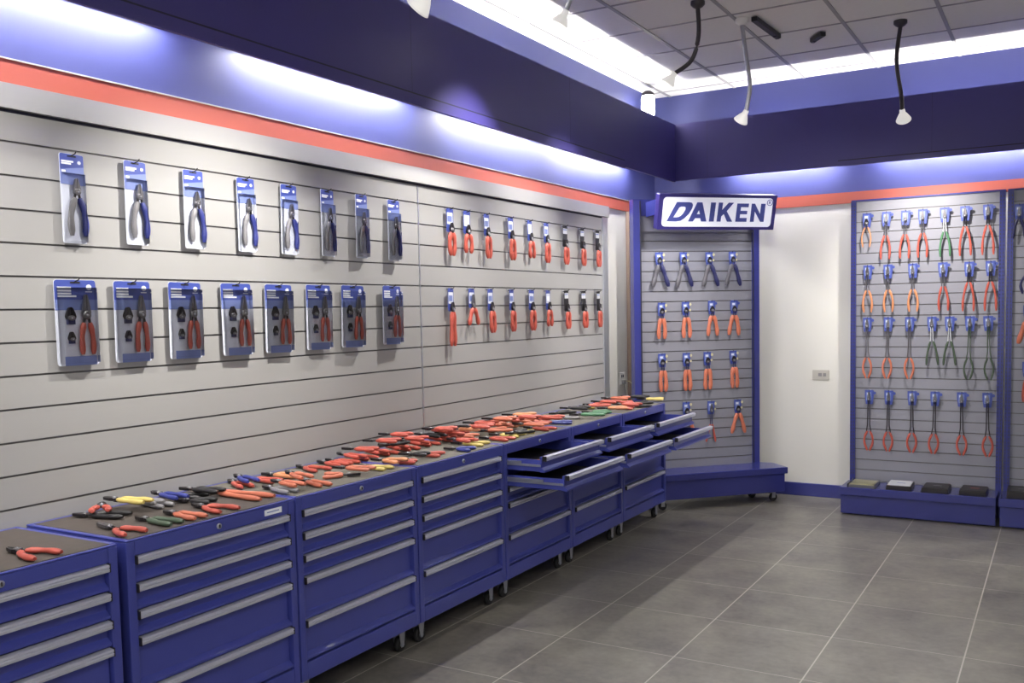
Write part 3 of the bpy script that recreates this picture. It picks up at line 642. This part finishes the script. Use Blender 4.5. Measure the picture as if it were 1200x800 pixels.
# ------------------------------------------------------------------ tools lying on the cabinets
TOOLS = [('red', 'snip', 0.423, 1.714, -3.11, 0.155, 0.38),
 ('black', 'snip', 0.126, 2.153, -2.71, 0.165, 0.22),
 ('red', 'snip', 0.114, 2.23, 2.47, 0.11, 0.28),
 ('red', 'long', 0.391, 2.063, 3.03, 0.17, 0.36),
 ('yellow', 'snip', 0.132, 2.272, -2.99, 0.17, 0.14),
 ('green', 'snip', 0.396, 2.207, -3.12, 0.17, 0.16),
 ('grey', 'snip', 0.082, 2.409, 3.1, 0.17, 0.14),
 ('steel', 'snip', 0.071, 2.332, -2.92, 0.17, 0.14),
 ('blue', 'snip', 0.101, 2.493, 3.02, 0.17, 0.14),
 ('black', 'snip', 0.101, 2.551, -2.82, 0.156, 0.26),
 ('orange', 'snip', 0.406, 2.323, 3.08, 0.17, 0.15),
 ('black', 'snip', 0.257, 2.507, -2.8, 0.118, 0.27),
 ('black', 'snip', 0.151, 2.613, -2.97, 0.164, 0.14),
 ('orange', 'cutter', 0.223, 2.686, -3.13, 0.3, 0.14),
 ('red', 'snip', 0.423, 2.458, 3.1, 0.17, 0.33),
 ('red', 'snip', 0.071, 2.887, 2.77, 0.17, 0.14),
 ('blue', 'snip', 0.114, 2.917, 2.76, 0.17, 0.14),
 ('red', 'snip', 0.123, 2.979, -3.12, 0.17, 0.17),
 ('orange', 'snip', 0.123, 3.1, -3.0, 0.169, 0.2),
 ('grey', 'snip', 0.367, 2.854, 2.96, 0.17, 0.14),
 ('orange', 'snip', 0.373, 2.899, 2.97, 0.159, 0.14),
 ('orange', 'snip', 0.35, 2.999, 2.77, 0.17, 0.14),
 ('orange', 'snip', 0.396, 3.042, 2.87, 0.17, 0.14),
 ('red', 'snip', 0.107, 3.324, 2.95, 0.17, 0.31),
 ('red', 'snip', 0.093, 3.471, 2.94, 0.17, 0.14),
 ('red', 'snip', 0.074, 3.536, 3.05, 0.17, 0.15),
 ('red', 'snip', 0.053, 3.617, 2.9, 0.17, 0.14),
 ('orange', 'snip', 0.475, 3.241, 0.65, 0.115, 0.6),
 ('orange', 'snip', 0.39, 3.291, -2.94, 0.16, 0.21),
 ('yellow', 'snip', 0.397, 3.449, -3.11, 0.143, 0.26),
 ('orange', 'snip', 0.405, 3.548, -3.05, 0.137, 0.45),
 ('red', 'snip', 0.432, 3.616, -2.65, 0.118, 0.33),
 ('red', 'snip', 0.366, 3.856, -2.77, 0.169, 0.43),
 ('black', 'snip', 0.42, 3.756, -2.8, 0.11, 0.4),
 ('red', 'snip', 0.103, 3.699, 2.92, 0.17, 0.22),
 ('red', 'snip', 0.094, 3.78, 2.93, 0.17, 0.22),
 ('red', 'snip', 0.086, 3.864, 2.93, 0.17, 0.23),
 ('red', 'snip', 0.077, 3.951, 2.94, 0.17, 0.23),
 ('red', 'snip', 0.068, 4.04, 2.95, 0.17, 0.24),
 ('red', 'snip', 0.058, 4.133, 2.95, 0.17, 0.24),
 ('red', 'snip', 0.048, 4.228, 2.95, 0.17, 0.25),
 ('red', 'snip', 0.038, 4.327, 2.96, 0.17, 0.25),
 ('red', 'snip', 0.027, 4.429, 2.97, 0.17, 0.25),
 ('black', 'snip', 0.201, 3.85, -1.63, 0.154, 0.27),
 ('black', 'snip', 0.071, 4.286, 3.05, 0.17, 0.2),
 ('red', 'snip', 0.075, 4.365, 2.99, 0.17, 0.2),
 ('red', 'snip', 0.083, 4.447, 3.09, 0.17, 0.23),
 ('orange', 'snip', 0.13, 4.546, -2.89, 0.17, 0.39),
 ('orange', 'snip', 0.046, 4.836, -2.99, 0.17, 0.36),
 ('black', 'snip', 0.054, 4.557, -2.8, 0.114, 0.51),
 ('blue', 'snip', 0.459, 4.105, -2.9, 0.12, 0.55),
 ('yellow', 'snip', 0.368, 4.295, -2.93, 0.167, 0.43),
 ('red', 'snip', 0.331, 4.298, 3.08, 0.145, 0.31),
 ('orange', 'snip', 0.276, 4.687, -2.28, 0.17, 0.49),
 ('orange', 'snip', 0.17, 4.952, -2.95, 0.17, 0.41),
 ('orange', 'snip', 0.127, 5.125, 3.05, 0.17, 0.24),
 ('black', 'snip', 0.079, 5.034, -1.88, 0.146, 0.31),
 ('red', 'snip', 0.399, 4.533, -3.1, 0.17, 0.34),
 ('yellow', 'snip', 0.375, 4.684, -2.97, 0.166, 0.55),
 ('black', 'snip', 0.501, 4.653, -1.94, 0.142, 0.32),
 ('yellow', 'snip', 0.401, 4.82, -2.58, 0.137, 0.47),
 ('red', 'snip', 0.405, 5.043, 3.07, 0.17, 0.33),
 ('red', 'snip', 0.308, 5.146, -2.9, 0.17, 0.14),
 ('orange', 'snip', 0.149, 5.307, -2.29, 0.16, 0.49),
 ('red', 'snip', 0.218, 5.463, 2.34, 0.17, 0.14),
 ('blue', 'snip', 0.367, 5.313, -2.67, 0.17, 0.4),
 ('black', 'snip', 0.153, 5.828, -1.98, 0.17, 0.23),
 ('steel', 'snip', 0.32, 5.58, -2.37, 0.132, 0.6),
 ('green', 'snip', 0.424, 5.645, -2.58, 0.166, 0.38),
 ('green', 'snip', 0.363, 5.846, -2.82, 0.17, 0.37),
 ('green', 'snip', 0.347, 5.986, -2.59, 0.16, 0.38),
 ('yellow', 'snip', 0.093, 6.24, -2.63, 0.147, 0.6),
 ('red', 'snip', 0.22, 6.188, -2.27, 0.17, 0.54),
 ('red', 'snip', 0.104, 6.48, -2.76, 0.17, 0.46),
 ('red', 'snip', 0.053, 6.676, -2.63, 0.17, 0.34),
 ('orange', 'snip', 0.415, 6.101, -2.62, 0.17, 0.44),
 ('red', 'snip', 0.387, 6.278, -2.84, 0.17, 0.37),
 ('red', 'snip', 0.333, 6.49, -2.62, 0.133, 0.6),
 ('yellow', 'snip', 0.082, 6.872, -2.65, 0.131, 0.44),
 ('black', 'snip', 0.378, 6.678, -2.37, 0.161, 0.44),
 ('black', 'snip', 0.531, 6.425, -2.12, 0.147, 0.42),
 ('yellow', 'snip', 0.465, 6.814, -2.79, 0.163, 0.44),
 ('red', 'snip', 0.197, 4.262, -2.79, 0.145, 0.48),
 ('red', 'snip', 0.179, 4.406, -2.93, 0.153, 0.32),
 ('orange', 'snip', 0.245, 4.433, -2.76, 0.161, 0.46),
 ('orange', 'snip', 0.131, 4.672, -2.97, 0.155, 0.35),
 ('red', 'snip', 0.163, 4.727, -2.79, 0.165, 0.5),
 ('orange', 'snip', 0.152, 4.832, -2.93, 0.17, 0.33),
 ('orange', 'snip', 0.251, 4.805, -2.82, 0.158, 0.52),
 ('red', 'snip', 0.229, 4.929, -2.96, 0.166, 0.35),
 ('orange', 'snip', 0.24, 5.025, -2.78, 0.17, 0.5),
 ('red', 'snip', 0.346, 4.952, -2.98, 0.157, 0.37),
 ('orange', 'snip', 0.162, 5.187, -2.8, 0.17, 0.53),
 ('orange', 'snip', 0.418, 4.914, -2.94, 0.168, 0.33),
 ('red', 'snip', 0.336, 4.431, -2.8, 0.146, 0.5),
 ('red', 'snip', 0.284, 5.233, -2.98, 0.17, 0.37),
 ('red', 'snip', 0.475, 5.116, -2.79, 0.17, 0.5),
 ('red', 'snip', 0.237, 6.356, -3.05, 0.17, 0.45),
 ('orange', 'snip', 0.201, 6.618, -2.85, 0.17, 0.6),
 ('red', 'snip', 0.428, 6.389, -3.01, 0.17, 0.41),
 ('black', 'snip', 0.155, 6.009, -2.86, 0.17, 0.6),
 ('black', 'snip', 0.292, 6.792, -3.05, 0.17, 0.45),
 ('red', 'snip', 0.012, 3.853, -2.73, 0.15, 0.42),
 ('red', 'snip', 0.027, 3.978, -2.92, 0.141, 0.31),
 ('red', 'snip', 0.063, 4.099, -2.76, 0.149, 0.46),
 ('red', 'snip', 0.016, 3.678, -2.88, 0.146, 0.26)]
TOP = .9062
CMAP = {'red': 'red', 'orange': 'orange', 'black': 'black', 'grey': 'grey', 'green': 'green', 'blue': 'blue', 'yellow': 'yellow', 'steel': 'grey'}
placed = []
def segs(x, y, a, L, ha, jl):
    f = Vector((cos(a), sin(a))); p = Vector((x, y)); out = [(p, p+f*jl)]
    for s in (-1, 1):
        d = Vector((cos(a+pi+s*ha), sin(a+pi+s*ha))); out.append((p, p+d*(L)))
    return out
def near(s1, s2, r=.029):
    for a, b_ in s1:
        for c, d in s2:
            for i in range(6):
                for j in range(6):
                    if ((a+(b_-a)*i/5)-(c+(d-c)*j/5)).length < r: return True
    return False
cabcount = {}
rows = []
for (c, j, x, y, a, L, ha) in TOOLS:
    jl = .1 if j == 'cutter' else .085 if j == 'long' else .055
    x = max(x, .045+jl*abs(cos(a))+.012, .06)
    # keep the tool on its mat
    ex = x-cos(a)*L
    if ex > CX-.02: x -= ex-(CX-.02)
    sg_ = segs(x, y, a, L, ha, jl); lev = 0
    hit = [p for p in placed if near(sg_, p[0])]
    lv = {p[1] for p in hit}
    while lev in lv: lev += 1
    placed.append((sg_, lev))
    ci = max(0, min(6, sum(1 for s in seams[1:] if y > s)))
    rows.append((ci, y, c, j, x, a, L, ha, lev))
NAMES = ['the leftmost cabinet', 'the stickered cabinet', 'the third cabinet from the left', 'the fourth cabinet from the left', 'the fifth cabinet from the left', 'the sixth cabinet from the left', 'the last cabinet by the corner']
order = sorted(range(len(rows)), key=lambda i: (rows[i][0], rows[i][1]))
cnt = {}
for i in order:
    ci, y, c, j, x, a, L, ha, lev = rows[i]
    cnt[(ci, c)] = cnt.get((ci, c), 0)+1; n = cnt[(ci, c)]
    tot = sum(1 for r in rows if r[0] == ci and r[2] == c)
    word = {'cutter': 'long orange-handled cable cutter', 'long': 'red-handled long-nose pliers spread open'}.get(j) or {'steel': 'steel and grey pliers'}.get(c, c+'-handled pliers')
    if j in ('cutter', 'long'): lab = word+' lying on '+NAMES[ci]
    elif tot == 1: lab = 'only '+word+' lying on '+NAMES[ci]
    else: lab = '%s lying on %s, %s from its left' % (word, NAMES[ci], ORD[n-1])
    t = empty('pliers', (x, y, TOP+.0105+lev*.0195), (0, 0, a-pi/2), lab, 'pliers', 'pliers lying on the drawer cabinets')
    col = CMAP[c]
    if c == 'green' and ci < 2: col = 'darkgreen'
    if c == 'orange' and random.random() < .25: col = 'amber'
    def X0(px, py, pz): return (px, py, pz)
    pliers(t, col, j, ha*.9, L, X0, bow=.010 if ha > .2 else .006, shaft=.03 if j != 'long' else .06, grip=.0118 if j != 'cutter' else .0135, pinch=.15, shaft_mat='steel_dark' if c != 'steel' else 'steel', size=1)

# a few tools inside the open drawers
DT = [(4, 0, .70, .30, 'orange'), (4, 0, .62, .55, 'black'), (4, 1, .83, .45, 'grey'), (5, 0, .73, .26, 'red'), (5, 0, .66, .55, 'grey'), (5, 1, .86, .28, 'red'), (6, 0, .73, .27, 'red'), (6, 1, .86, .30, 'black')]
for q, (ci, dk, x, dy, c) in enumerate(DT):
    zt, zb = DR[dk]
    t = empty('pliers', (x, seams[ci]+.06+dy, zb+.0165+.0105), (0, 0, radians(-8+q*4)), '%s-handled pliers inside the %s open drawer of %s%s' % (c, 'upper' if dk == 0 else 'lower', NAMES[ci], '' if c != 'black' else ', in shadow'), 'pliers', 'pliers kept in the open drawers')
    pliers(t, CMAP[c], 'snip', .2, .13, lambda a, b_, d: (a, b_, d), grip=.0095)

# ------------------------------------------------------------------ sockets and cable
t = empty('wall_socket', (.0, 7.338, 1.05), (0, 0, pi/2), 'small white wall socket with a dark plug left of the corner stand', 'socket')
b = MB(); b.extr(rrect(-.05, .05, -.05, .055, .008), -.008, 0, XY, 'plate_white'); b.build('plate', t, bevel=.002)
b = MB(); b.box(-.02, .03, -.03, -.008, -.045, -.012, 'grey'); b.build('plug', t, bevel=.003)
b = MB(); b.box(-.024, -.004, -.009, -.0078, .012, .036, 'slot_dark'); b.box(.006, .026, -.009, -.0078, .012, .036, 'slot_dark'); b.build('socket_insert', t)
b = MB(); b.tube([(.026, 7.335, 1.01), (.026, 7.338, .98), (.03, 7.346, .93), (.028, 7.35, .86), (.02, 7.35, .6), (.02, 7.35, .03)], .0035, 'grey', n=6, axis=Vector((1, 0, 0)))
tag(b.build('power_cable'), 'thin grey cable hanging down from the plug in the wall socket', 'cable')
b = MB(); b.tube([(.014, 7.38, 1.03), (.04, 7.41, 1.025), (.05, 7.45, 1.0), (.05, 7.49, .95), (.05, 7.5, .88), (.05, 7.5, .5), (.05, 7.5, .03)], .004, 'tab_cream', n=6, axis=Vector((1, 0, 0)))
tag(b.build('power_cable'), 'beige cable curving from the wall socket towards the corner stand', 'cable')
t = empty('wall_socket', (1.505, YB, 1.056), (0, 0, 0), 'grey metal switch plate low on the white back wall', 'socket')
b = MB(); b.extr(rrect(-.07, .07, -.042, .042, .006), -.008, 0, XY, 'plate_grey'); b.build('plate', t, bevel=.002)
b = MB(); b.box(-.02, .01, -.011, -.0078, -.012, .016, 'grey'); b.box(.02, .045, -.011, -.0078, -.012, .016, 'grey'); b.build('socket_insert', t)

# ------------------------------------------------------------------ gooseneck spotlights
def gooseneck(base, pts, head, aim, label, dark=False, power=1.0, cone=72):
    """flexible arm from the ceiling; head is the lamp position, aim the point it lights"""
    t = empty('gooseneck_spotlight', base, label=label, cat='spotlight', group='gooseneck spotlights')
    B = Vector(base); H = Vector(head)-B; A = (Vector(aim)-Vector(head)).normalized()
    b = MB(); b.lathe([(.045, 0), (.045, -.02), (.03, -.035), (.012, -.045)], (0, 0, 0), 'plate_white' if not dark else 'conduit', n=16); b.build('ceiling_mount', t)
    P = [Vector((0, 0, -.04))]+[Vector(p)-B for p in pts]+[H-A*.055]
    # smooth curve through the points
    Q = []
    for i in range(len(P)-1):
        p0, p1, p2, p3 = P[max(i-1, 0)], P[i], P[i+1], P[min(i+2, len(P)-1)]
        for k in range(6):
            u = k/6; Q.append(.5*((2*p1)+(p2-p0)*u+(2*p0-5*p1+4*p2-p3)*u*u+(3*p1-p0-3*p2+p3)*u**3))
    Q.append(P[-1])
    b = MB(); b.tube(Q, .014, 'conduit' if dark else 'zinc', n=10); b.build('flexible_arm', t)
    rotm = A.to_track_quat('Z', 'Y').to_matrix()
    def XF(x, y, z): v = rotm @ Vector((x, y, z)); return (H.x+v.x, H.y+v.y, H.z+v.z)
    b = MB(); b.xf = XF; b.lathe([(.012, -.065), (.018, -.06), (.020, -.035), (.030, -.02), (.046, .012), (.05, .022), (.047, .022), (.040, .008)], (0, 0, 0), 'lamp_white', n=20); hd_ = b.build('lamp_head', t)
    b = MB(); b.xf = XF; b.lathe([(.002, .008), (.040, .008), (.040, .012), (.002, .014)], (0, 0, 0), 'lens_glow', n=20); b.build('lens', hd_)
    l = bpy.data.lights.new('spot', 'SPOT'); l.energy = SPOT_POWER*power; l.spot_size = radians(cone); l.spot_blend = 1; l.shadow_soft_size = .045; l.color = (1, .96, .88)
    lo = bpy.data.objects.new('lamp_light', l); COL.objects.link(lo); lo.parent = t; lo.location = H+A*.035; lo.rotation_euler = (-A).to_track_quat('Z', 'Y').to_euler()
CE = ZC-.002
gooseneck((1.27, 5.75, CE), [(1.27, 5.76, 3.36), (1.22, 5.77, 3.22)], (1.07, 5.77, 3.11), (0, 5.6, 1.7), 'dark gooseneck spotlight bending down to the left, nearest to the left pelmet', dark=True)
gooseneck((1.40, 6.25, CE), [(1.43, 6.25, 3.3), (1.45, 6.26, 3.12)], (1.39, 6.28, 2.92), (.3, 6.9, 1.6), 'silver gooseneck spotlight hanging in front of the back pelmet, left of the right one')
gooseneck((2.30, 6.9, CE), [(2.28, 6.88, 3.3), (2.31, 6.88, 3.08)], (2.33, 6.85, 2.91), (2.35, 7.85, 2.0), 'gooseneck spotlight with a round white head in front of the right pelmet', dark=True, power=1.3)
gooseneck((1.02, 4.62, CE), [(1.0, 4.6, 3.42)], (.9, 4.6, 3.22), (0, 4.4, 1.7), 'gooseneck spotlight close to the ceiling at the top edge of the picture', power=1.2)
for i, (y, ty, pw) in enumerate(((2.9, 2.9, 1.3), (1.2, 1.6, 1.0))):
    gooseneck((1.3, y, CE), [(1.3, y, 3.3), (1.32, y, 3.0)], (1.2, y, 2.8), (0, ty, 1.8), 'gooseneck spotlight above the cabinets out of the picture, %s from the front wall' % ORD[1-i], power=pw)
gooseneck((2.05, 4.3, CE), [(2.05, 4.3, 3.4)], (2.0, 4.4, 3.18), (1.45, 8.1, 1.3), 'added unseen spotlight above the picture edge, brightening the white back wall', power=1.2, cone=52)  # added lamp out of view, brightens the white back wall
# surface track beside the silver gooseneck
t = empty('light_track', (1.5, 6.45, ZC-.007), (0, 0, radians(-3)), 'short dark light track on the ceiling beside the silver gooseneck', 'light track')
b = MB(); b.box(-.02, .02, -.22, .28, -.03, 0, 'black'); b.build('rail', t, bevel=.002); b = MB(); b.box(-.012, .012, .2, .27, -.036, -.029, 'conduit'); b.build('end_cap', t)
t = empty('light_track', (1.75, 6.9, ZC-.007), (0, 0, radians(40)), 'tiny dark track end on the ceiling towards the right', 'light track')
b = MB(); b.box(-.02, .02, -.08, .08, -.03, 0, 'black'); b.build('rail', t, bevel=.002); b = MB(); b.box(-.012, .012, .05, .078, -.036, -.029, 'conduit'); b.build('end_cap', t)
# white lamp standing behind the pelmet near the corner
t = empty('pelmet_lamp', (.0, 7.58, 3.30), label='short white lamp with a dark cap behind the left pelmet near the corner', cat='lamp')
b = MB(); b.box(0, .17, -.015, .015, -.05, -.028, 'steel_dark'); b.build('bracket', t)
b = MB(); b.lathe([(.03, .21), (.055, .19), (.055, .17)], (.17, 0, 0), 'steel_dark', n=16); b.build('cap', t)
b = MB(); b.lathe([(.05, .17), (.056, .14), (.058, .02), (.04, -.02), (.02, -.03)], (.17, 0, 0), 'lens_glow', n=16); b.build('bulb', t)
